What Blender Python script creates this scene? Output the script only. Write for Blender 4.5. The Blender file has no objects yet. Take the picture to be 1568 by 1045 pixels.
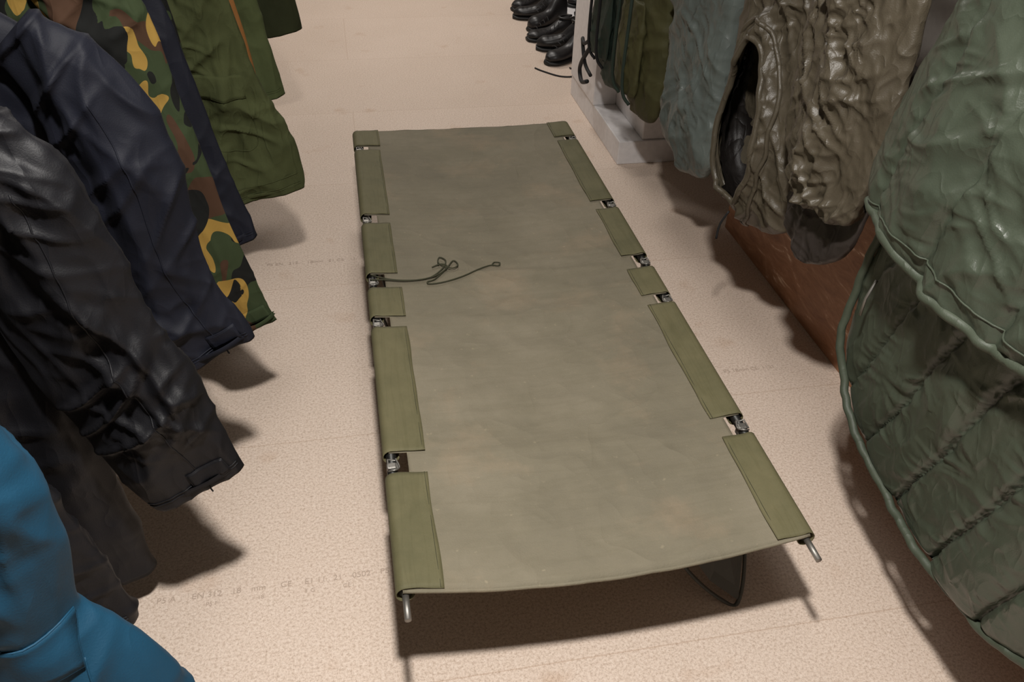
import bpy, math, random
import numpy as np
from mathutils import Vector, Matrix, noise
random.seed(3)
COL=bpy.context.scene.collection
# ---------------------------------------------------------------- materials
def lin(c): return tuple(((v/255)/12.92 if v/255<=.04045 else ((v/255+.055)/1.055)**2.4) for v in c)+(1,)
def nmat(name):
    m=bpy.data.materials.new(name);m.use_nodes=True
    nt=m.node_tree;b=nt.nodes['Principled BSDF'];return m,nt,b
def tc(nt,scale=(1,1,1),rot=(0,0,0)):
    t=nt.nodes.new('ShaderNodeTexCoord');mp=nt.nodes.new('ShaderNodeMapping')
    mp.inputs['Scale'].default_value=scale;mp.inputs['Rotation'].default_value=rot
    nt.links.new(t.outputs['Object'],mp.inputs[0]);return mp.outputs[0]
def noi(nt,vec,scale,detail=4,rough=.55,dist=0):
    n=nt.nodes.new('ShaderNodeTexNoise')
    n.inputs['Scale'].default_value=scale;n.inputs['Detail'].default_value=detail
    n.inputs['Roughness'].default_value=rough;n.inputs['Distortion'].default_value=dist
    nt.links.new(vec,n.inputs['Vector']);return n.outputs['Fac']
def ramp(nt,fac,stops,interp='LINEAR'):
    r=nt.nodes.new('ShaderNodeValToRGB');r.color_ramp.interpolation=interp
    e=r.color_ramp.elements
    e[0].position=stops[0][0];e[0].color=stops[0][1]
    e[1].position=stops[1][0];e[1].color=stops[1][1]
    for p,c in stops[2:]:
        x=e.new(p);x.color=c
    nt.links.new(fac,r.inputs[0]);return r.outputs[0]
def mix(nt,a,b,fac,mode='MIX'):
    m=nt.nodes.new('ShaderNodeMix');m.data_type='RGBA';m.blend_type=mode
    for s,v in ((6,a),(7,b)):
        if isinstance(v,tuple): m.inputs[s].default_value=v
        else: nt.links.new(v,m.inputs[s])
    if isinstance(fac,float): m.inputs[0].default_value=fac
    else: nt.links.new(fac,m.inputs[0])
    return m.outputs[2]
def math_(nt,op,a,b):
    mm=nt.nodes.new('ShaderNodeMath');mm.operation=op
    for i,v in enumerate((a,b)):
        if isinstance(v,(int,float)): mm.inputs[i].default_value=v
        else: nt.links.new(v,mm.inputs[i])
    return mm.outputs[0]
def bump(nt,b,h,strength=.3,dist=.002):
    n=nt.nodes.new('ShaderNodeBump');n.inputs['Strength'].default_value=strength;n.inputs['Distance'].default_value=dist
    nt.links.new(h,n.inputs['Height']);nt.links.new(n.outputs[0],b.inputs['Normal'])
def crease(nt,s1=9,s2=15):
    def one(scale,vec,k):
        n=noi(nt,vec,scale,1.5,.5,.3)
        a=math_(nt,'ABSOLUTE',math_(nt,'SUBTRACT',n,.5),0)
        r=math_(nt,'SUBTRACT',1,math_(nt,'MULTIPLY',a,k));m=nt.nodes.new('ShaderNodeClamp');nt.links.new(r,m.inputs[0])
        return math_(nt,'POWER',m.outputs[0],2)
    a=one(s1,tc(nt,(1,1,.4),(.2,.5,.1)),8);b=one(s2,tc(nt,(1.2,1,.5),(.9,-.6,.4)),8)
    return math_(nt,'ADD',a,math_(nt,'MULTIPLY',b,.6))
def fabric(name,rgb,rough=.7,var=.12,spec=.4,wr=.5,s=(9,17),sheen=0.):
    m,nt,b=nmat(name);v=tc(nt)
    c=lin(rgb);d=tuple(x*(1-var) for x in c[:3])+(1,);l=tuple(min(1,x*(1+var)) for x in c[:3])+(1,)
    nt.links.new(ramp(nt,noi(nt,v,9,5),[(.3,d),(.7,l)]),b.inputs['Base Color'])
    b.inputs['Roughness'].default_value=rough
    b.inputs['Specular IOR Level'].default_value=spec;b.inputs['Sheen Weight'].default_value=sheen
    h=math_(nt,'ADD',math_(nt,'MULTIPLY',crease(nt,*s),.9),math_(nt,'MULTIPLY',noi(nt,v,420,2,.6),.22))
    bump(nt,b,h,wr,.0035)
    return m
def plain(name,rgb,rough=.5,metal=0.):
    m,nt,b=nmat(name);v=tc(nt);c=lin(rgb)
    nt.links.new(ramp(nt,noi(nt,v,40,3),[(.3,tuple(x*.88 for x in c[:3])+(1,)),(.7,c)]),b.inputs['Base Color'])
    b.inputs['Roughness'].default_value=rough;b.inputs['Metallic'].default_value=metal;return m
def m_floor():
    m,nt,b=nmat('chipboard_floor');v=tc(nt)
    c=ramp(nt,noi(nt,v,2.2,5,.6),[(.3,lin((203,183,165))),(.7,lin((218,199,183)))])
    sp=ramp(nt,noi(nt,tc(nt,(1,1,1)),170,4,.75),[(.35,lin((172,150,132))),(.5,lin((222,204,189))),(.7,lin((242,229,217)))])
    c=mix(nt,c,sp,.62)
    sp2=ramp(nt,noi(nt,tc(nt,(1,.6,1)),480,2,.7),[(.33,(.5,.45,.41,1)),(.48,(1,1,1,1))])
    c=mix(nt,c,sp2,.45,'MULTIPLY')
    st=ramp(nt,noi(nt,tc(nt),5.5,3,.5),[(.64,(1,1,1,1)),(.78,(.74,.60,.48,1))])
    c=mix(nt,c,st,.6,'MULTIPLY')
    br=nt.nodes.new('ShaderNodeTexBrick');mp=tc(nt)
    br.inputs['Scale'].default_value=1;br.inputs['Brick Width'].default_value=40;br.inputs['Row Height'].default_value=.706
    br.inputs['Mortar Size'].default_value=.0018;br.inputs['Mortar Smooth'].default_value=.4
    br.inputs['Color1'].default_value=(1,1,1,1);br.inputs['Color2'].default_value=(.955,.95,.94,1);br.inputs['Mortar'].default_value=(.78,.71,.65,1)
    nt.links.new(mp,br.inputs['Vector'])
    c=mix(nt,c,br.outputs['Color'],.7,'MULTIPLY')
    nt.links.new(c,b.inputs['Base Color']);b.inputs['Roughness'].default_value=.62
    b.inputs['Specular IOR Level'].default_value=.3
    bump(nt,b,noi(nt,v,220,4,.7),.2,.001);return m
def m_canvas():
    m,nt,b=nmat('olive_canvas');v=tc(nt)
    c=ramp(nt,noi(nt,v,2.4,8,.68),[(.28,lin((112,106,90))),(.5,lin((124,117,99))),(.72,lin((137,129,111)))])
    st=ramp(nt,noi(nt,tc(nt,(1,1.1,1)),4,6,.65),[(.53,(0,0,0,1)),(.76,(1,1,1,1))])
    c=mix(nt,c,lin((168,144,118)),math_(nt,'MULTIPLY',st,.36))
    cr=ramp(nt,noi(nt,tc(nt,(1.2,9,1)),2.5,4,.6),[(.42,(1,1,1,1)),(.5,(.92,.92,.90,1)),(.56,(1,1,1,1))])
    c=mix(nt,c,cr,.6,'MULTIPLY')
    sp=ramp(nt,noi(nt,v,70,2,.5),[(.70,(1,1,1,1)),(.78,(1.6,1.55,1.5,1))])
    c=mix(nt,c,sp,.5,'MULTIPLY')
    nt.links.new(c,b.inputs['Base Color']);b.inputs['Roughness'].default_value=.78
    b.inputs['Specular IOR Level'].default_value=.3
    h=math_(nt,'ADD',noi(nt,v,300,3,.7),math_(nt,'MULTIPLY',crease(nt,3,6),3.2))
    bump(nt,b,h,.5,.0020);return m
def m_band():
    m,nt,b=nmat('olive_webbing');v=tc(nt)
    c=ramp(nt,noi(nt,v,5,7,.7),[(.3,lin((88,85,57))),(.7,lin((109,103,73)))])
    cr=ramp(nt,noi(nt,tc(nt,(30,2,1)),2,2,.5),[(.45,(1,1,1,1)),(.5,(.86,.86,.8,1)),(.55,(1,1,1,1))])
    c=mix(nt,c,cr,.6,'MULTIPLY')
    nt.links.new(c,b.inputs['Base Color']);b.inputs['Roughness'].default_value=.75
    bump(nt,b,noi(nt,v,300,3,.7),.35,.0012);return m
def m_camo():
    m,nt,b=nmat('camouflage_cotton');v=tc(nt,(1,1,.6),(.3,.4,.2))
    c=ramp(nt,noi(nt,v,10,1.2,.5,.6),[(0,lin((24,25,23))),(.42,lin((52,62,40))),(.57,lin((70,50,37)))],'CONSTANT')
    f2=ramp(nt,noi(nt,tc(nt,(1,1,.6),(.1,.9,.4)),12,1.2,.5,.8),[(0,(0,0,0,1)),(.59,(1,1,1,1))],'CONSTANT')
    c=mix(nt,c,lin((152,122,60)),f2)
    f3=ramp(nt,noi(nt,tc(nt,(.8,1.2,.6),(.7,.2,1.4)),13,1.2,.5,.8),[(0,(0,0,0,1)),(.58,(1,1,1,1))],'CONSTANT')
    c=mix(nt,c,lin((24,25,24)),f3)
    nt.links.new(c,b.inputs['Base Color']);b.inputs['Roughness'].default_value=.85
    b.inputs['Specular IOR Level'].default_value=.2
    bump(nt,b,crease(nt,9,17),.4,.0035);return m
def m_ply():
    m,nt,b=nmat('brown_plywood');v=tc(nt,(1,1.4,5),(0.5,0,0))
    c=ramp(nt,noi(nt,v,6,6,.7,.6),[(.3,lin((128,84,58))),(.52,lin((160,114,82))),(.6,lin((172,128,98))),(.66,lin((224,194,168)))])
    nt.links.new(c,b.inputs['Base Color']);b.inputs['Roughness'].default_value=.5
    bump(nt,b,noi(nt,v,12,5),.3,.003);return m
M={}
M['floor']=m_floor();M['canvas']=m_canvas();M['band']=m_band();M['camo']=m_camo();M['ply']=m_ply()
M['steel']=plain('worn_steel',(150,147,141),.5,.85);M['darksteel']=plain('dark_steel',(42,42,40),.45,.6);M['greysteel']=plain('grey_leg_plate',(66,66,60),.6)
M['white']=plain('white_laminate',(225,222,222),.5);M['wall']=plain('painted_wall',(158,153,147),.8)
M['ceil']=plain('ceiling_paint',(185,182,176),.9)
M['black']=fabric('black_nylon',(17,17,21),.56,.15,.34,.45,(7,15));M['navy']=fabric('navy_softshell',(22,24,34),.66,.15,.27,.4,(7,14))
M['blue']=fabric('teal_blue_shell',(18,62,86),.62,.08,.3,.35,(6,12));M['green']=fabric('olive_green_cotton',(72,77,49),.88,.15,.15,.7,(10,20))
M['green2']=fabric('moss_green_cotton',(80,88,57),.88,.15,.15,.5,(9,18));M['tan']=fabric('tan_orange_lining',(150,100,50),.8)
M['olivedk']=fabric('dark_olive_cotton',(52,56,36),.85,.2,.2)
M['quilt']=fabric('green_quilted_nylon',(63,70,58),.38,.1,.55,.4,(12,26))
M['quilttrim']=fabric('green_binding_tape',(66,73,60),.55,.1)
M['bluegrey']=fabric('blue_grey_nylon',(96,104,100),.4,.1,.5,.6,(11,22))
M['brown']=fabric('brown_olive_nylon',(80,73,60),.42,.12,.5,.7,(12,26));M['dkbrown']=fabric('dark_brown_nylon',(52,46,43),.45,.12,.42,.6,(11,24))
M['taupe']=fabric('taupe_nylon',(80,71,65),.5,.12,.4,.3);M['lining']=fabric('black_lining',(26,22,20),.5,.1,.4,.7,(12,25))
M['packg']=fabric('dark_green_pack',(46,58,50),.65,.15,.3);M['packo']=fabric('olive_pack',(74,72,44),.7,.2,.3)
M['strap']=plain('black_webbing',(20,20,22),.7);M['leather']=plain('black_leather',(24,23,24),.4);M['rubber']=plain('black_rubber',(20,20,20),.6)
M['cord']=plain('olive_cord',(60,60,40),.8);M['ink']=plain('faded_print_ink',(184,165,149),.8)
M['wood']=plain('hanger_wood',(150,110,70),.5)
# ---------------------------------------------------------------- helpers
def link(o,parent=None):
    COL.objects.link(o)
    if parent: o.parent=parent
    return o
def empty(name):
    e=bpy.data.objects.new(name,None);e.empty_display_size=.1;return link(e)
def mesh(name,vs,fs,mat,parent=None,smooth=True):
    me=bpy.data.meshes.new(name);me.from_pydata([tuple(v) for v in vs],[],fs);me.update()
    me.materials.append(mat)
    if smooth: me.polygons.foreach_set('use_smooth',[True]*len(me.polygons))
    o=bpy.data.objects.new(name,me);return link(o,parent)
def box(name,x0,x1,y0,y1,z0,z1,mat,parent=None,bev=0):
    vs=[(x,y,z) for x in(x0,x1) for y in(y0,y1) for z in(z0,z1)]
    fs=[(0,1,3,2),(4,6,7,5),(0,4,5,1),(2,3,7,6),(0,2,6,4),(1,5,7,3)]
    o=mesh(name,vs,fs,mat,parent,False)
    if bev:
        b=o.modifiers.new('b','BEVEL');b.width=bev;b.segments=2
    return o
def crom(P,n):
    P=np.array(P,float);k=len(P);out=[]
    for s in np.linspace(0,k-1-1e-9,n):
        i=int(s);t=s-i
        p0=P[max(i-1,0)];p1=P[i];p2=P[min(i+1,k-1)];p3=P[min(i+2,k-1)]
        out.append(.5*((2*p1)+(-p0+p2)*t+(2*p0-5*p1+4*p2-p3)*t*t+(-p0+3*p1-3*p2+p3)*t**3))
    return np.array(out)
def resamp(P,n):
    Q=crom(P,400);d=np.r_[0,np.cumsum(np.hypot(np.diff(Q[:,0]),np.diff(Q[:,1]))+.3*abs(np.diff(Q[:,2])))]
    s=np.linspace(0,d[-1],n);return np.stack([np.interp(s,d,Q[:,c]) for c in range(Q.shape[1])],1)
def tube3(name,pts,r,mat,parent=None,n=10,closed=False,res=1):
    pts=[Vector(p) for p in pts]
    if res>1: pts=[Vector(p) for p in crom([tuple(p) for p in pts],(len(pts)-1)*res+1)]
    vs=[];fs=[];L=len(pts);up=None
    for i,p in enumerate(pts):
        a=pts[max(i-1,0)] if not closed else pts[i-1];b=pts[min(i+1,L-1)] if not closed else pts[(i+1)%L]
        t=(b-a).normalized()
        if up is None: up=t.orthogonal()
        up=(up-t*up.dot(t)).normalized();s=t.cross(up)
        for k in range(n):
            q=2*math.pi*k/n;vs.append(p+up*(math.cos(q)*r)+s*(math.sin(q)*r))
    R=L if closed else L-1
    for i in range(R):
        for k in range(n):
            j=(i+1)%L;fs.append((i*n+k,i*n+(k+1)%n,j*n+(k+1)%n,j*n+k))
    if not closed:
        fs.append(tuple(range(n))[::-1]);fs.append(tuple((L-1)*n+k for k in range(n)))
    return mesh(name,vs,fs,mat,parent)
def nz(x,y,z): return noise.noise(Vector((x,y,z)))
def rg(n,w=2.4,k=2.5): return max(0.,1-abs(n)*w)**k
def cl(v): return min(1.,max(0.,v))
def foldfn(amp=.016,seed=0,fv=1.5,fu=9.,diag=.7):
    def f(p,u,side,w,v):
        x,y,z=p;wx=.05*nz(x*4,y*4+seed,z*4)
        m1=cl(.45+1.3*nz(x*5+seed,y*3,z*4));m2=cl(.45+1.3*nz(x*5,y*3+seed,z*4+9))
        a=nz((x+wx)*fu+seed,y*4,z*fv+seed)
        b=nz((x+wx+diag*z)*9+seed*2,y*5+3,(z-diag*x)*2.4)
        c=nz((x-1.1*z+wx)*10,y*6+seed,(z+1.1*x)*3)
        h=nz((x*.5+z)*17,y*8+seed,(x-z*.5)*6);g=nz((x+wx)*24,y*10,z*7+seed)
        lo=nz(x*4+seed,y*4,z*1.8)
        return amp*(1.6*lo+1.5*rg(a,2.4,1.3)+1.2*m1*rg(b,3.2,1.5)+1.0*m2*rg(c,3.4,1.5)+.5*m1*m2*2*rg(h,3,1.5)+.25*rg(g,2.6,1.4)-1.5)
    return f
def drape(name,rows,mat,parent,axis='x',nv=90,nu=84,disp=None,p=.75,q=.9,openhem=True,hemfn=None,fix=False,hole=None):
    """lofted cloth form. rows: (c_wide, z, half_wide, half_thick, c_thin)"""
    P=resamp(rows,nv);vs=[];inner=3 if openhem else 0;n=len(P)
    for i in range(n+inner):
        j=min(i,n-1);r=P[j];a0=P[max(j-2,0)];b0=P[min(j+2,n-1)]
        t=Vector((b0[0]-a0[0],b0[1]-a0[1]));t.normalize()
        if fix: t=Vector((0,-1))
        W=Vector((-t.y,t.x))
        ins=0;back=0
        if i>=n: ins=.004+.003*(i-n);back=.008*(i-n+1)
        a=max(r[2]-ins,.003);b=max(r[3]-ins,.002)
        for k in range(nu):
            th=2*math.pi*k/nu;c=math.cos(th);s=math.sin(th)
            w=a*math.copysign(abs(c)**p,c);d=b*math.copysign(abs(s)**q,s)
            cx=r[0]+W.x*w-t.x*back;cz=r[1]+W.y*w-t.y*back;cy=r[4]+d
            if axis=='x': pos=Vector((cx,cy,cz));nrm=Vector((W.x*c*.35,s,W.y*c*.35))
            else: pos=Vector((cy,cx,cz));nrm=Vector((s,W.x*c*.35,W.y*c*.35))
            if disp and i<n+1: pos=pos+nrm*disp(pos,i/n,s,w,r)
            if hemfn: pos=hemfn(pos,i/(n-1))
            vs.append(pos)
    fs=[];tot=n+inner
    for i in range(tot-1):
        for k in range(nu):
            f=(i*nu+k,i*nu+(k+1)%nu,(i+1)*nu+(k+1)%nu,(i+1)*nu+k)
            if hole and k>=nu//2 and hole((vs[f[0]]+vs[f[2]])/2): continue
            fs.append(f)
    if not openhem: fs.append(tuple((tot-1)*nu+k for k in range(nu)))
    fs.append(tuple(range(nu))[::-1])
    o=mesh(name,vs,fs,mat,parent,True);o['nu']=nu;o['n']=n
    return o
class Surf:
    """front surface lookup so that flaps and seams follow the cloth"""
    def __init__(s,o,ax):
        nu=o['nu'];n=o['n'];V=np.array([v.co[:] for v in o.data.vertices])[:n*nu]
        m=(np.arange(len(V))%nu)>=nu//2;s.V=V[m];s.ax=ax;s.h=0 if ax==1 else 1
    def at(s,h,z):
        d=(s.V[:,s.h]-h)**2+(s.V[:,2]-z)**2;i=np.argpartition(d,5)[:5];w=1/(d[i]+1e-6)
        return float((s.V[i,s.ax]*w).sum()/w.sum())
def P3(s,h,z,off):
    d=s.at(h,z)-off
    return (h,d,z) if s.ax==1 else (d,h,z)
def seam(name,s,pts,mat,parent,r=.0014,off=.0005,n=40):
    Q=crom(pts,n);tube3(name,[P3(s,a,b,off) for a,b in Q],r,mat,parent,6)
def flap(name,s,c,mat,parent,nx=16,ny=10,off=.003):
    """c: four (h,z) corners TL,TR,BR,BL"""
    c=[np.array(v,float) for v in c];vs=[];fs=[]
    for j in range(ny+1):
        for i in range(nx+1):
            u=i/nx;v=j/ny;q=(c[0]*(1-u)+c[1]*u)*(1-v)+(c[3]*(1-u)+c[2]*u)*v
            vs.append(P3(s,q[0],q[1],off*(.4+.8*v)))
    for j in range(ny):
        for i in range(nx): a=j*(nx+1)+i;fs.append((a,a+1,a+nx+2,a+nx+1))
    o=mesh(name,vs,fs,mat,parent);m=o.modifiers.new('s','SOLIDIFY');m.thickness=.0025;m.offset=0
    ring=[vs[i] for i in range(nx+1)]+[vs[j*(nx+1)+nx] for j in range(1,ny+1)]+[vs[ny*(nx+1)+i] for i in range(nx-1,-1,-1)]+[vs[j*(nx+1)] for j in range(ny-1,0,-1)]
    tube3(name+'_edge',ring,.0014,mat,parent,6,True)
# ---------------------------------------------------------------- room shell
box('floor',-1.7,1.9,-2.6,7.2,-.05,0,M['floor'])
box('wall_left',-1.8,-1.7,-2.6,7.2,0,2.75,M['wall'])
box('wall_right',1.9,2.0,-2.6,7.2,0,2.75,M['wall'])
box('wall_far',-1.8,2.0,7.2,7.3,0,2.75,M['wall'])
box('wall_near',-1.8,2.0,-2.7,-2.6,0,2.75,M['wall'])
box('ceiling',-1.8,2.0,-2.7,7.3,2.75,2.85,M['ceil'])
box('baseboard_right',1.87,1.9,4.6,7.2,0,.1,M['white'])
stp=empty('floor_print_stamp')
def stamp(body,x,y,size,rotz=0):
    cu=bpy.data.curves.new('floor_print','FONT');cu.body=body;cu.size=size;cu.materials.append(M['ink'])
    o=bpy.data.objects.new('stamp_text',cu);o.location=(x,y,.0006);o.rotation_euler=(0,0,rotz);o.parent=stp;COL.objects.link(o)
for x,t in ((-.50,'P5 A'),(-.43,'EN 312'),(-.35,'18'),(-.31,'mm'),(-.25,'CE'),(-.20,'E1 11'),(-.14,'21'),(-.10,'0502'),(-.04,'P5')): stamp(t,x,.268,.020)
for x,t in ((-.48,'::'),(-.40,'P5 F'),(-.31,'.:  18'),(-.2,'T G'),(-.12,'CE :')): stamp(t,x,.246,.014)
for x,t in ((-.33,'P5 EN'),(-.26,'312'),(-.20,'18mm'),(-.13,'E1 CE'),(-.06,'11')): stamp(t,x,1.555,.021)
stamp('P5 18mm CE  1121',.97,.80,.020)
# ---------------------------------------------------------------- camp cot
H=.30;W=.75;L=1.91
SL=[(.27,.33),(.755,.80),(.925,.995),(1.26,1.315),(1.755,1.79)]
cot=empty('camp_cot')
def zc(x,y):
    s=math.sin(math.pi*min(max(x/W,0),1))
    e=.026+.008*math.exp(-y/.12)-.018*math.exp(-(L-y)/.15)
    for a,b in SL:
        m=(a+b)/2; e-=.006*math.exp(-((y-m)/.06)**2)
    wr=.005*s*nz(x*2.2,y*7,1.3)+.0028*s*nz(x*5+y*3,y*12,4.1)+.0024*s*rg(nz(x*5,y*9+x*2,7),3,2)+.0022*s*rg(nz(x*9+y*4,y*5,9),3,2)
    for yy,kk in ((.97,1),(.30,.8),(1.06,.5),(.42,.4),(1.28,.5)):
        wr+=.0045*kk*s*math.exp(-((y-yy-.02*math.sin(x*6))/.010)**2)
    return H-e*s+wr
def frange(a,b,st):
    n=max(1,round((b-a)/st));return [a+(b-a)*i/n for i in range(n)]
xs=[0]+frange(.012,.036,.012)+frange(.036,W-.036,.0085)+frange(W-.036,W-.012,.012)+[W-.012,W]
ybr=[0]
for a,b in SL: ybr+= [a,b]
ybr.append(L);ys=[]
for a,b in zip(ybr[:-1],ybr[1:]): ys+=frange(a,b,.009)
ys.append(L)
def inslot(y): return any(a<y<b for a,b in SL)
vs=[];idx={}
for j,y in enumerate(ys):
    for i,x in enumerate(xs):
        yy=y
        if y==0: yy=y-.012*math.sin(math.pi*x/W)+.003*nz(x*9,0,3)
        idx[i,j]=len(vs);vs.append((x,yy,zc(x,y)))
fs=[]
for j in range(len(ys)-1):
    for i in range(len(xs)-1):
        xm=(xs[i]+xs[i+1])/2;ym=(ys[j]+ys[j+1])/2
        if inslot(ym) and (xm<.036 or xm>W-.036): continue
        fs.append((idx[i,j],idx[i+1,j],idx[i+1,j+1],idx[i,j+1]))
c=mesh('canvas_sheet',vs,fs,M['canvas'],cot)
sm=c.modifiers.new('s','SOLIDIFY');sm.thickness=.0022;sm.offset=-1
for nm,y in (('near_hem',0),('far_hem',L)):
    pts=[(x,(y-.012*math.sin(math.pi*x/W) if y==0 else y),zc(x,y)-.003) for x in np.linspace(.0,W,40)]
    tube3(nm,pts,.0036,M['canvas'],cot,8)
segs=list(zip(ybr[0::2],ybr[1::2]))
for side in (0,1):
    for k,(a,b) in enumerate(segs):
        vs=[];fs=[];prof=[]
        bw=(.074 if side==0 else .066)+.003*((k*7)%3-1)
        for t in np.linspace(bw,.012,9): prof.append((t,'s'))
        for ang in np.linspace(90,-170,12): prof.append((ang,'r'))
        yl=frange(a,b,.010)+[b]
        for y in yl:
            jit=.003*nz(y*8,side*5,k)
            for v,kind in prof:
                if kind=='s':
                    x=v+(jit if v>bw-.001 else 0);z=zc(x if side==0 else W-x,y)+.0028+.0016*nz(x*30,y*20,2)*(1 if v>.02 else .3)+.002*math.exp(-min(y-a,b-y)/.012)*nz(x*25,y*5,k+side*9)
                else:
                    x=.004-.0155*math.sin(math.radians(90-v));z=H-.0135+.0165*math.cos(math.radians(90-v))
                vs.append((x if side==0 else W-x,y+(.002*nz(v*20 if kind=='s' else 1,a*9,side)),z))
        m=len(prof)
        for j in range(len(yl)-1):
            for i in range(m-1):
                f=(j*m+i,j*m+i+1,(j+1)*m+i+1,(j+1)*m+i);fs.append(f if side else f[::-1])
        o=mesh('side_band_%d_%d'%(side,k),vs,fs,M['band'],cot)
        s=o.modifiers.new('s','SOLIDIFY');s.thickness=.0014;s.offset=1
        for q in (bw-.006,):
            tube3('stitch_%d_%d'%(side,k),[((q if side==0 else W-q),y,zc(q if side==0 else W-q,y)+.0042) for y in yl],.0006,M['cord'],cot,5)
    x=.004 if side==0 else W-.004
    tube3('side_rail_%d'%side,[(x,.004,H-.0135),(x,L+.012,H-.0135)],.0105,M['darksteel'],cot,14)
    tube3('rail_tip_%d'%side,[(x,-.050,H-.0135),(x,.01,H-.0135)],.0060,M['steel'],cot,12)
    sg=1 if side==0 else -1
    for k,(a,b) in enumerate(SL):
        ym=(a+b)/2
        pts=[(x+sg*.010,ym-.012,H-.006),(x+sg*.010,ym+.012,H-.006),(x-sg*.008,ym+.012,H-.001),(x-sg*.008,ym-.012,H-.001)]
        tube3('clip_wire_%d_%d'%(side,k),pts,.0022,M['steel'],cot,8,True)
        box('clip_plate_%d_%d'%(side,k),x-.011,x+.009,ym-.010,ym+.006,H-.028,H-.0025,M['steel'],cot,.003)
        tube3('hook_%d_%d'%(side,k),[(x-sg*.008,ym-.016,H-.004),(x+sg*.004,ym-.020,H+.001),(x+sg*.014,ym-.008,H-.004),(x+sg*.008,ym+.014,H-.002)],.002,M['steel'],cot,6,res=4)
for k,yy in enumerate((.30,.96,1.29,1.77)):
    dy=(-.10,.05,-.05,.0)[k]
    if k==0:
        P=[(.004,.30,H-.02),(.03,.34,.12),(.07,.38,.006),(.12,.38,.006),(.26,.33,.15),(.375,.28,.23),(.50,.21,.19),(.60,.12,.06),(.67,.075,.006),(.70,.07,.006),(.725,.13,.08),(.746,.29,H-.02)]
    else:
        P=[(.004,yy,H-.02),(.03,yy+dy*.5,.14),(.07,yy+dy,.006),(.13,yy+dy,.006),(.26,yy+dy*.5,.15),(.375,yy,.23),(.49,yy+dy*.5,.15),(.62,yy+dy,.006),(.68,yy+dy,.006),(.72,yy+dy*.5,.14),(.746,yy,H-.02)]
    tube3('leg_%d'%k,P,.0042,M['greysteel'],cot,8,res=6)
mesh('leg_gusset',[(.53,.20,.20),(.64,.10,.05),(.700,.070,.008),(.738,.20,.20),(.66,.2,.24)],[(0,1,2,3,4)],M['greysteel'],cot,False).modifiers.new('s','SOLIDIFY').thickness=.003
def cordp(l): return [(x,y,max(zc(x,y)+.004+dz,H-.0 if x<.03 else 0)) for x,y,dz in l]
cord=empty('tie_cord')
tube3('cord_main',cordp([(.0,.985,.0),(.03,.965,.002),(.07,.957,0),(.12,.955,0),(.155,.965,0),(.19,1.005,.002),(.205,1.045,.004),(.19,1.065,.003),(.185,1.035,.003),(.215,1.0,.005),(.235,1.02,.003),(.225,1.045,.002),(.20,1.0,.003),(.165,.955,0),(.145,.945,0),(.15,.935,0),(.19,.94,0),(.24,.965,0),(.29,1.0,0),(.325,1.02,0),(.345,1.015,0),(.352,1.03,0),(.338,1.035,0),(.33,1.022,.002)]),.0019,M['cord'],cord,6,res=6)
tube3('cord_second',cordp([(.0,.96,.0),(.04,.955,.003),(.09,.95,.002),(.14,.955,.003),(.18,.975,.004),(.205,1.01,.006),(.19,1.03,.004),(.165,1.02,.0)]),.0018,M['cord'],cord,6,res=6)
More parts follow.
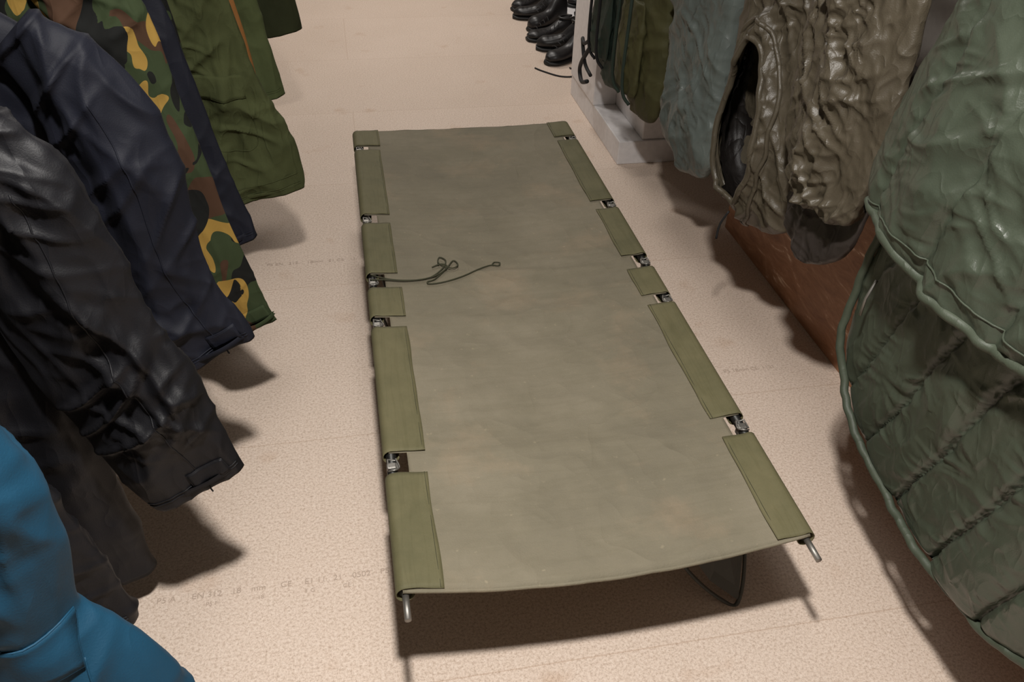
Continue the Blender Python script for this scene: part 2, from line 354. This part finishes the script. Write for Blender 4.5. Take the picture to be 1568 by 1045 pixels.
# ---------------------------------------------------------------- jackets on left
def jacket(name,y0,mat,sleeve,hem=.36,xc=-.76,top=1.2,bw=.27,thick=.055,seed=1,amp=.016,collar=True,nv=130,nu=110,yo=.05,detail=None):
    e=empty(name);d=foldfn(amp,seed*3.7)
    def hemf(p,t): return p+Vector((0,0,.02*t*t*math.sin(p.x*23+seed)+.012*t*nz(p.x*6,seed,0)))
    rows=[(xc,top,.05,.03,y0+yo),(xc,top-.04,.12,.045,y0+yo),(xc,top-.09,bw*.8,.05,y0+yo),(xc,top-.15,bw*.98,thick,y0+yo),(xc,top-.3,bw,thick,y0+yo),(xc,(top+hem)/2,bw,thick,y0+yo),(xc,hem+.1,bw*1.02,thick*1.1,y0+yo),(xc,hem,bw*1.05,thick*1.15,y0+yo)]
    drape('body',rows,mat,e,'x',nv,nu+50,d,.9,.9,hemfn=hemf)
    ds=foldfn(amp,seed*5.1+2,1.8,8,.8)
    rr=[(x,z,a,b,y0+o) for x,z,a,b,o in sleeve]
    so=drape('sleeve_near',rr,mat,e,'x',nv+40,nu+10,ds,.95,1.1)
    if detail:
        s=Surf(so,1);q=rr[-1];q0=rr[-2];t=Vector((q[0]-q0[0],q[1]-q0[1])).normalized();w=Vector((-t.y,t.x))
        def L(al,ac,i=-1):
            q=rr[i];return (q[0]-t.x*al+w.x*ac,q[1]-t.y*al+w.y*ac)
        a=q[2]*.93
        for al in (.018,.024) if 'c' in detail else (): seam('cuff_stitch',s,[L(al,-a),L(al,0),L(al,a)],mat,e,.0013)
        if 't' in detail: flap('cuff_tab',s,[L(.050,.005),L(.052,a*.85),L(.022,a*.85),L(.020,.005)],mat,e,12,6,.004)
        if 's' in detail: seam('sleeve_seam',s,[(r[0]+r[2]*.25,r[1]) for r in rr[1:]],mat,e,.0016,.0,90)
        if 'p' in detail:
            r=rr[3];flap('pocket_flap',s,[(r[0]-.05,r[1]+.03),(r[0]+.075,r[1]+.02),(r[0]+.078,r[1]-.035),(r[0]-.045,r[1]-.03)],mat,e,14,8,.004)
            seam('pocket_edge',s,[(r[0]-.043,r[1]-.03),(r[0]-.03,r[1]-.16),(r[0]+.085,r[1]-.17),(r[0]+.078,r[1]-.03)],mat,e,.0014,.0005,60)
            for al in (.05,): seam('hem_stitch',s,[L(al,-a),L(al,0),L(al,a)],mat,e,.0015)
    rm=[(2*xc-x,z,a,b,y) for x,z,a,b,y in rr]
    drape('sleeve_far',rm,mat,e,'x',50,40,ds,.95,1.1)
    if collar:
        drape('collar',[(xc,top+.05,.075,.045,y0+yo),(xc,top+.01,.085,.05,y0+yo),(xc,top-.03,.10,.05,y0+yo)],mat,e,'x',14,40,foldfn(.004,seed),.95,1)
    tube3('zip',[(xc+.01*math.sin(z*7),y0+yo-thick-.006,z) for z in np.linspace(top-.08,hem+.03,24)],.004,M['strap'],e,6)
    tube3('hanger',[(xc-.19,y0+yo,top-.07),(xc,y0+yo,top+.02),(xc+.19,y0+yo,top-.07)],.008,M['wood'],e,8,res=6)
    zb=1.345
    tube3('hanger_hook',[(xc,y0+yo,top),(xc,y0+yo,top+.06),(-.74+.020,y0+yo,zb-.02),(-.74+.018,y0+yo,zb+.01),(-.74,y0+yo,zb+.018),(-.74-.018,y0+yo,zb+.005)],.002,M['steel'],e,6,res=5)
    return e
def slv(pts,b=.04,yo=-.01): return [(x,z,a,b*(.7 if i==0 else 1),yo) for i,(x,z,a) in enumerate(pts)]
jacket('rain_jacket_blue',-.27,M['blue'],slv([(-.52,1.06,.05),(-.43,.97,.085),(-.41,.85,.09),(-.415,.73,.085),(-.375,.62,.10),(-.365,.50,.105),(-.365,.40,.095)],.055),hem=.36,xc=-.82,top=1.13,seed=2,amp=.014,detail='sp')
jacket('shell_jacket_black',.0,M['black'],slv([(-.66,1.06,.05),(-.60,.95,.085),(-.585,.8,.10),(-.55,.62,.10),(-.52,.45,.10),(-.50,.33,.09)]),hem=.14,xc=-.80,seed=3,amp=.016,detail='cs')
jacket('shell_jacket_black.001',.24,M['black'],slv([(-.54,1.08,.05),(-.475,.98,.085),(-.46,.85,.11),(-.445,.72,.115),(-.40,.58,.115),(-.365,.46,.105),(-.335,.38,.09)],.045),hem=.12,xc=-.76,seed=4,amp=.018,detail='cts')
jacket('softshell_jacket_navy',.50,M['navy'],slv([(-.50,1.09,.05),(-.425,1.0,.085),(-.395,.88,.09),(-.39,.76,.095),(-.375,.63,.095),(-.335,.53,.09),(-.31,.47,.08)]),hem=.36,xc=-.74,seed=5,amp=.016,detail='cts')
jacket('camouflage_jacket',.76,M['camo'],slv([(-.50,1.12,.06),(-.44,1.02,.09),(-.425,.85,.10),(-.39,.65,.10),(-.345,.48,.095),(-.305,.37,.08),(-.285,.32,.075)],.035,.0),hem=.34,xc=-.74,seed=6,amp=.014,thick=.04,detail='ct')
jacket('rain_jacket_navy',.96,M['navy'],slv([(-.50,1.12,.06),(-.45,1.0,.08),(-.42,.82,.085),(-.38,.6,.085),(-.345,.47,.078),(-.325,.42,.07)],.03,.02),hem=.40,xc=-.74,seed=7,amp=.010,thick=.035,detail='c')
jacket('camouflage_jacket.001',1.14,M['camo'],slv([(-.54,1.12,.06),(-.48,1.0,.08),(-.46,.82,.085),(-.43,.6,.085),(-.40,.47,.075),(-.38,.36,.07)],.03),hem=.30,xc=-.76,seed=17,amp=.010,thick=.035,nv=60,nu=50)
jacket('field_jacket_olive',1.32,M['green'],slv([(-.48,1.12,.06),(-.40,1.02,.09),(-.375,.88,.10),(-.355,.7,.11),(-.305,.52,.125),(-.275,.42,.125),(-.265,.37,.11)],.04,.02),hem=.33,xc=-.74,seed=8,amp=.018,thick=.04,detail='cp')
jacket('field_jacket_tan',1.49,M['tan'],slv([(-.48,1.12,.06),(-.40,1.0,.08),(-.37,.85,.085),(-.35,.7,.085),(-.34,.6,.08)],.03,.03),hem=.45,xc=-.74,seed=9,amp=.010,thick=.03,nv=60,nu=50)
jacket('field_jacket_olive.001',1.66,M['green2'],slv([(-.47,1.12,.06),(-.37,1.02,.085),(-.34,.86,.09),(-.325,.7,.095),(-.295,.58,.09),(-.285,.53,.085)]),hem=.42,xc=-.72,seed=10,amp=.014,thick=.04,nv=90,nu=80,detail='cs')
jacket('field_jacket_olive.002',1.90,M['green2'],slv([(-.47,1.12,.06),(-.40,1.02,.085),(-.38,.86,.09),(-.37,.7,.095),(-.36,.58,.09),(-.35,.50,.085)]),hem=.42,xc=-.72,seed=11,amp=.014,nv=60,nu=50)
jacket('field_jacket_olive.003',2.13,M['olivedk'],slv([(-.42,1.12,.06),(-.33,1.02,.085),(-.29,.86,.09),(-.265,.74,.095),(-.245,.64,.09),(-.235,.58,.085)]),hem=.48,xc=-.68,seed=12,amp=.014,nv=60,nu=50)
jacket('field_jacket_olive.004',2.40,M['green'],slv([(-.46,1.12,.06),(-.40,1.02,.085),(-.38,.86,.09),(-.36,.74,.09),(-.34,.64,.085)]),hem=.48,xc=-.74,seed=13,amp=.014,nv=60,nu=50)
rail=empty('clothes_rail')
tube3('rail_bar',[(-.74,-.9,1.345),(-.74,2.9,1.345)],.013,M['steel'],rail,12)
for y in (-.8,1.06,2.8): tube3('rail_drop',[(-.74,y,1.345),(-.74,y,2.75)],.008,M['steel'],rail,10)
# ---------------------------------------------------------------- right side: hanging bags
def side(rowsLR,x,b): return [((l+r)/2,z,abs(l-r)/2,(b if not isinstance(b,(list,tuple)) else b[i]),x) for i,(z,l,r) in enumerate(rowsLR)]
def quiltfn(sp=.105,amp=.022,seed=0,slant=.25,curve=.5,big=.03,pkamp=.006,wr=1.,pw=.55):
    def f(p,u,s,w,v):
        y,z=p.y,p.z
        q=(y+slant*z+curve*(z-.7)*(y+.1)+.015*nz(z*4,y*2,seed))/sp
        k=math.floor(q);fr=q-k;m=min(fr,1-fr)
        puff=(math.sin(math.pi*fr))**pw
        near=math.exp(-(m/.30)**2)
        sgn=1 if fr<.5 else -1
        zz=z+sgn*m*sp*.6*nz(z*9,k*3.3+sgn,seed)*3
        pk=rg(nz(zz*17,k*5.1+seed+sgn*.2,m*1.2),2.2,1.1)
        pk2=rg(nz(zz*34,k*5.1+seed+4+sgn,m*1.6),2.2,1.2)
        d=amp*puff*(.9+.35*nz(y*6,z*4,seed))
        d+=pkamp*(pk*(near*.7+.3)+.6*pk2*near)*min(1,m/.05)
        m1=cl(.5+1.2*nz(y*4,z*3,seed+2));m2=cl(.45+1.4*nz(y*5+3,z*4,seed+3));wy=.04*nz(y*6,z*6,seed+8)
        d+=wr*(.013*m1*rg(nz((y+wy+.5*z)*8,(z-.5*y)*3,seed+5),3,1.4)+.012*(1-m1)*rg(nz((y+wy-.8*z)*9,(z+.8*y)*3.4,seed+7),3,1.4)
            +.009*m2*rg(nz((z+.5*y+wy)*14,(y-.5*z)*5,seed+11),3,1.4)+.006*(1-m2)*rg(nz((z-.6*y+wy)*20,(y+.6*z)*8,seed+12),2.8,1.3))
        d+=big*nz(y*4.2+.8*z,z*1.6,seed+9)-.014
        return d if s<0 else d*.5
    return f
qb=empty('quilted_sleeping_bag')
LOW=[(1.38,.18,-.40),(1.2,.22,-.43),(.95,.26,-.46),(.80,.285,-.47),(.63,.315,-.47),(.50,.30,-.45),(.42,.245,-.40),(.375,.18,-.35),(.345,.105,-.29),(.325,.02,-.22),(.313,-.06,-.14)]
drape('lower_quilt',side(LOW,.935,[.02,.03,.035,.04,.035,.03,.026,.022,.018,.014,.010]),M['quilt'],qb,'y',320,460,quiltfn(.118,.028,1,.32,.3,.035,.009,.16,.42),1,.8,openhem=False,fix=True)
outl=[(l,z) for z,l,r in LOW]+[(-.10,.311)]+[(r,z) for z,l,r in LOW][::-1]
ol=crom(outl,260)
tube3('edge_binding',[(.918+.008*nz(y*9,z*9,0)+.003*nz(y*40,z*40,3),y+.003*nz(y*35,z*35,7),z+.003*nz(y*35,z*35,1)) for y,z in ol],.0082,M['quilttrim'],qb,10)
UP=[(1.46,.10,-.30),(1.36,.17,-.42),(1.16,.235,-.48),(.99,.275,-.50),(.90,.285,-.50),(.85,.28,-.49),(.83,.27,-.48)]
def uhem(p,t):
    return p+Vector((-.02*t,0,(.018*math.sin((p.y-.1)*9)+.012*nz(p.y*12,1,1))*t*t))
qf=quiltfn(.17,.018,4,.15,.2,.045,.007,.95)
uo=drape('upper_quilt',side(UP,.88,[.02,.035,.045,.045,.045,.04,.035]),M['quilt'],qb,'y',260,400,qf,1,.8,hemfn=uhem,fix=True)
su=Surf(uo,0);pts=[]
for y in np.linspace(.25,-.46,140):
    z=.835+.018*math.sin((y-.1)*9)+.012*nz(y*12,1,1);pts.append((su.at(y,z+.002)+.002,y,z))
Pn=np.array(pts)
for _ in range(2): Pn[1:-1,0]=(Pn[:-2,0]+Pn[1:-1,0]+Pn[2:,0])/3
tube3('upper_hem_binding',[tuple(v) for v in Pn],.0085,M['quilttrim'],qb,10)
seam('upper_stitch',su,[(.24,.862),(.1,.868),(0,.862),(-.15,.850),(-.3,.858),(-.44,.862)],M['quilttrim'],qb,.0015,.001,120)
tube3('hang_loop',[(.88,-.06,1.44),(.93,-.06,1.5),(.968,-.06,1.53),(.972,-.06,1.52)],.004,M['strap'],qb,6,res=5)
tube3('zip_pull',[(.885,.225,.70),(.878,.228,.66),(.876,.225,.625)],.0028,M['steel'],qb,8)
bb=empty('bivvy_bag')
B1=[(1.46,.98,.88),(1.38,1.06,.84),(1.2,1.12,.80),(.93,1.16,.775),(.8,1.185,.75),(.63,1.195,.74),(.53,1.165,.74),(.47,1.10,.77),(.44,1.02,.82),(.43,.95,.89)]
oc=(.95,.675);ox,oz=.115,.205
def crumple(amp,seed,f=1):
    def g(p,u,s,w,v):
        x,y,z=p;wy=.05*nz(y*5,z*5,seed)
        m1=cl(.45+1.3*nz(y*5+seed,x*3,z*4));m2=cl(.45+1.3*nz(y*5,x*3+seed,z*4+9));m3=cl(.5+1.5*nz(y*7,x*3+seed,z*6+4))
        a=nz((y+wy)*8*f+seed,x*4,z*2.4*f);b=nz((y+wy+.8*z)*10*f,seed,(z-.8*y)*2.8*f);c=nz((y-1.*z+wy)*11*f,seed+3,(z+y)*3.2*f)
        h=nz((z+.4*y)*17*f,seed+5,(y-.4*z)*6*f);lo=nz(y*4*f,seed+8,z*3)
        g1=nz((y+wy+.6*z)*24*f,seed+9,(z-.6*y)*10*f);g2=nz((z-.9*y+wy)*28*f,seed+10,(y+.9*z)*11*f)
        return amp*(1.3*lo+1.1*rg(a,2.6,1.3)+1.1*m1*rg(b,3.2,1.4)+1.0*m2*rg(c,3.2,1.4)+.8*m1*m2*rg(h,2.8,1.4)+.45*m3*rg(g1,2.6,1.2)+.4*(1-m3)*rg(g2,2.6,1.2)-1.5)
    return g
cr1=crumple(.017,3)
def orr(y,z): return math.sqrt(((y-oc[0])/ox)**2+((z-oc[1])/oz)**2)+.16*nz(y*11,z*8,2)
def opn(p,u,s,w,v):
    d=cr1(p,u,s,w,v)
    if s<0:
        r=orr(p.y,p.z);d+=.022*math.exp(-((r-1.05)/.16)**2)
    return d
BB=[.02,.04,.06,.08,.09,.09,.08,.06,.04,.015]
sh=drape('bag_shell',side(B1,1.02,BB),M['brown'],bb,'y',260,340,opn,1,.75,openhem=False,fix=True,hole=lambda c: orr(c.y,c.z)<1)
drape('inner_lining',side([(z,l-.012,r+.012) for z,l,r in B1],1.028,[max(v-.012,.006) for v in BB]),M['lining'],bb,'y',120,160,lambda p,u,s,w,v: (.55*cr1(p,u,s,w,v) if s>0 else opn(p,u,s,w,v)),1,.75,openhem=False,fix=True,hole=lambda c: orr(c.y,c.z)<1.04)
A=np.array([v.co[:] for v in sh.data.vertices if v.co.x<1.0])
for q,(tr,rad,dx) in enumerate(((1.0,.008,-.003),(1.22,.006,-.002))):
    pts=[]
    for k in range(110):
        a=2*math.pi*k/110;r=tr
        for _ in range(6):
            y=oc[0]+ox*r*math.cos(a);z=oc[1]+oz*r*math.sin(a);r*=1+.7*(tr-orr(y,z))
        i=np.argmin((A[:,1]-y)**2+(A[:,2]-z)**2);pts.append((A[i,0]+dx,y,z))
    P=np.array(pts)
    for _ in range(2): P[:,0]=(np.roll(P[:,0],1)+P[:,0]+np.roll(P[:,0],-1))/3
    tube3('opening_hem_%d'%q,[tuple(v) for v in P],rad,M['brown'],bb,8,True)
tube3('hood_toggle',[(.93,.90,.47),(.915,.905,.43),(.91,.90,.39)],.003,M['strap'],bb,6,res=4)
tube3('hang_loop',[(1.02,.93,1.44),(1.01,.93,1.51),(.99,.93,1.525),(.975,.93,1.52)],.004,M['strap'],bb,6,res=5)
bj=empty('waterproof_smock')
drape('smock_body',side([(1.44,.66,.50),(1.34,.70,.42),(1.1,.725,.38),(.95,.735,.36),(.85,.735,.37),(.76,.70,.385),(.71,.66,.40),(.685,.62,.45)],.93,[.02,.035,.045,.05,.05,.045,.04,.03]),M['brown'],bj,'y',220,270,crumple(.017,11,1.1),1,.8,fix=True)
drape('lower_lining',side([(1.0,.70,.42),(.86,.72,.40),(.75,.725,.405),(.66,.715,.42),(.60,.70,.45),(.555,.67,.50),(.53,.64,.54),(.52,.61,.57)],.97,[.03,.035,.035,.04,.04,.035,.03,.015]),M['dkbrown'],bj,'y',130,160,crumple(.015,15,.9),1,.8,openhem=False,fix=True)
tube3('hang_loop',[(.93,.58,1.43),(.945,.58,1.5),(.97,.58,1.525),(.975,.58,1.52)],.004,M['strap'],bj,6,res=5)
tp=empty('taupe_liner_bag')
drape('liner_body',side([(1.44,.36,.24),(1.34,.40,.18),(1.1,.40,.15),(.9,.40,.13),(.75,.39,.12),(.66,.37,.15),(.63,.32,.2)],1.06,[.02,.03,.03,.03,.03,.025,.015]),M['taupe'],tp,'y',110,120,crumple(.010,21,.6),1,.8,openhem=False,fix=True)
tube3('hang_loop',[(1.06,.30,1.43),(1.02,.30,1.5),(.99,.30,1.525)],.004,M['strap'],tp,6,res=5)
bg=empty('sleeping_bag_blue_grey')
drape('bag_shell',side([(1.44,1.48,1.36),(1.34,1.56,1.31),(1.1,1.60,1.27),(.8,1.62,1.245),(.61,1.61,1.235),(.5,1.62,1.235),(.42,1.60,1.245),(.375,1.54,1.27),(.35,1.48,1.33),(.34,1.43,1.37)],1.02,[.02,.04,.055,.065,.07,.07,.06,.045,.03,.012]),M['bluegrey'],bg,'y',200,220,crumple(.018,31,.9),1,.85,openhem=False,fix=True)
tube3('hang_loop',[(1.02,1.42,1.43),(1.01,1.42,1.51),(.99,1.42,1.525),(.975,1.42,1.52)],.004,M['strap'],bg,6,res=5)
def pack(name,rowsLR,x,bs,mat,seed,pocket):
    e=empty(name)
    drape('pack_body',side(rowsLR,x,bs),mat,e,'y',120,130,crumple(.014,seed,.9),.95,.9,openhem=False,fix=True)
    z0,z1,l,r=pocket
    drape('front_pocket',side([(z1,l-.03,r+.03),(z1-.02,l,r),(z0+.05,l,r),(z0+.01,l-.03,r+.03)],x-bs[3]-.0,[.01,.02,.028,.012]),mat,e,'y',60,70,crumple(.010,seed+4),.95,.9,openhem=False,fix=True)
    for yy in (l-.05,r+.05):
        tube3('strap',[(x-bs[3]-.028,yy,1.0),(x-bs[3]-.03,yy+.01,.8),(x-bs[3]-.032,yy,z1),(x-bs[3]-.030,yy+.01,z0+.05),(x-bs[3]+.0,yy,z0-.02)],.006,M['packg'] if mat==M['packo'] else M['strap'],e,8,res=5)
    yc=(l+r)/2
    tube3('carry_loop',[(x,yc,1.26),(1.0,yc,1.45),(.985,yc,1.525),(.972,yc,1.51)],.005,M['strap'],e,6,res=5)
    return e
p1=pack('rucksack_dark_green',[(1.30,2.36,2.20),(1.2,2.44,2.13),(.9,2.46,2.09),(.6,2.47,2.08),(.42,2.45,2.09),(.33,2.38,2.13),(.305,2.3,2.2)],1.03,[.03,.045,.055,.06,.055,.045,.02],M['packg'],41,(.40,.72,2.38,2.17))
tube3('buckle_strap',[(.99,2.40,.44),(.98,2.50,.34),(.985,2.58,.27),(.99,2.60,.23),(.985,2.54,.21),(.985,2.46,.24)],.009,M['strap'],p1,8,res=5)
tube3('buckle_strap_tail',[(.99,2.38,.47),(.98,2.52,.38),(.985,2.58,.38),(.985,2.52,.30),(.985,2.42,.28)],.008,M['strap'],p1,8,res=5)
p2=pack('rucksack_olive',[(1.30,1.94,1.78),(1.2,2.0,1.73),(.9,2.03,1.69),(.6,2.04,1.67),(.46,2.02,1.68),(.37,1.97,1.71),(.34,1.88,1.79)],1.01,[.03,.05,.06,.065,.06,.045,.02],M['packo'],47,(.42,.74,1.97,1.75))
rr2=empty('display_rail')
tube3('rail_bar',[(.985,-.6,1.50),(.985,2.8,1.50)],.010,M['steel'],rr2,12)
for y in (-.55,1.19,2.7): tube3('rail_drop',[(.985,y,1.5),(.985,y,2.75)],.008,M['steel'],rr2,10)
pf=empty('plywood_platform')
box('face_board',1.30,1.318,-1.4,1.60,0,.55,M['ply'],pf,.002);box('top_board',1.318,1.88,-1.4,1.60,.532,.55,M['ply'],pf,.002)
box('end_board',1.318,1.88,1.582,1.60,0,.532,M['ply'],pf)
wc=empty('white_cabinet')
box('carcass',1.15,1.88,2.16,2.93,.10,2.0,M['white'],wc,.004);box('plinth',1.05,1.88,2.15,2.94,0,.10,M['white'],wc,.004)
box('end_panel',1.045,1.15,2.54,2.94,.10,2.1,M['white'],wc,.003)
ss=empty('shoe_shelf')
for z in (.0,.42,.84): box('shelf_board',1.34,1.86,3.0,4.55,z,z+.022,M['white'],ss,.003)
for y in (3.0,4.53): box('side_panel',1.34,1.86,y,y+.022,.0,1.2,M['white'],ss,.003)
def shoe(name,x,y,z,rot,ht=.11,L0=.26):
    e=empty(name)
    prof=[(0,.026,.03,ht*.8),(.05,.034,.03,ht),(.2,.036,.028,ht*.97),(.34,.034,.024,ht*.78),(.5,.040,.02,ht*.50),(.7,.050,.02,ht*.40),(.88,.046,.02,ht*.36),(1,.018,.022,ht*.22)]
    P=crom(prof,40);vs=[];n=24
    for t,w,zb,zt in P:
        for k in range(n):
            a=2*math.pi*k/n;c,s=math.cos(a),math.sin(a)
            vs.append(((t-.5)*L0,w*math.copysign(abs(c)**.8,c)*(1-.25*max(s,0)),.018+(zt/2)+(zt/2)*math.copysign(abs(s)**.7,s)))
    fs=[(i*n+k,i*n+(k+1)%n,(i+1)*n+(k+1)%n,(i+1)*n+k) for i in range(39) for k in range(n)]+[tuple(range(n))[::-1],tuple(39*n+k for k in range(n))]
    mesh('upper',vs,fs,M['leather'],e)
    vs=[]
    for t,w,zb,zt in P:
        for k in range(n):
            a=2*math.pi*k/n;vs.append(((t-.5)*L0*1.04,(w+.005)*math.cos(a),.012+.012*math.sin(a)))
    mesh('sole',vs,fs,M['rubber'],e)
    for q in range(4):
        xx=(-.12+.09*q+.2)*L0*.9
        tube3('lace_%d'%q,[(xx,-.022,.06+ht*.5-q*.013),(xx,0,.075+ht*.5-q*.016),(xx,.022,.06+ht*.5-q*.013)],.0025,M['strap'],e,6,res=4)
    tube3('ankle_collar',[(-.14*1,0,ht*.95+.015)]+[(-.10+.045*math.cos(a),.03*math.sin(a),ht*.97+.018) for a in np.linspace(2.6,-2.6,14)],.007,M['leather'],e,8)
    e.location=(x,y,z);e.rotation_euler=(0,0,rot);return e
sp=[(1.14,3.40,0,3.6,.13),(1.15,3.57,0,2.9,.15),(1.13,3.76,0,3.3,.10),(1.16,3.96,0,3.6,.17),(1.13,4.14,0,2.9,.13),(1.15,4.34,0,3.4,.12),(1.50,3.6,.022,3.1,.12),(1.50,3.85,.022,3.1,.12),(1.50,4.1,.022,3.1,.12),(1.50,4.3,.022,3.1,.12)]
for i,(x,y,z,r,h) in enumerate(sp): shoe('shoe' if i==0 else 'shoe.%03d'%i,x,y,z,r,h)
lc=empty('loose_shoelace')
tube3('lace',[(1.13,3.28,.006),(1.16,3.22,.004),(1.12,3.16,.004),(1.05,3.17,.004),(.98,3.25,.004),(.95,3.3,.004)],.004,M['strap'],lc,6,res=6)
# ---------------------------------------------------------------- lights
def area(name,loc,size,power,col,rot=(0,0,0)):
    l=bpy.data.lights.new(name,'AREA');l.energy=power;l.size=size;l.shape='DISK';l.color=col
    o=bpy.data.objects.new(name,l);o.location=loc;o.rotation_euler=rot;return link(o)
area('ceiling_lamp',(.05,-.42,2.25),.13,56,(1,.96,.915))
area('ceiling_lamp.001',(.25,3.4,2.6),.6,23,(1,.95,.90))
area('ceiling_lamp.002',(.4,5.2,2.6),.7,33,(1,.94,.88))
w=bpy.data.worlds.new('w');bpy.context.scene.world=w;w.use_nodes=True
w.node_tree.nodes['Background'].inputs[0].default_value=(.9,.93,1,1);w.node_tree.nodes['Background'].inputs[1].default_value=.2
# ---------------------------------------------------------------- camera
R=Vector((.9817,-.1875,.0315));U=Vector((.0898,.6033,.7923));F=Vector((.1676,.7751,-.6091))
cd=bpy.data.cameras.new('camera');cam=link(bpy.data.objects.new('camera',cd))
cd.sensor_width=36;cd.lens=29.18;cd.clip_start=.02
cam.matrix_world=Matrix.Translation((-.016,-.871,1.5))@Matrix((R,U,-F)).transposed().to_4x4()
bpy.context.scene.camera=cam
bpy.context.scene.view_settings.view_transform='Standard'
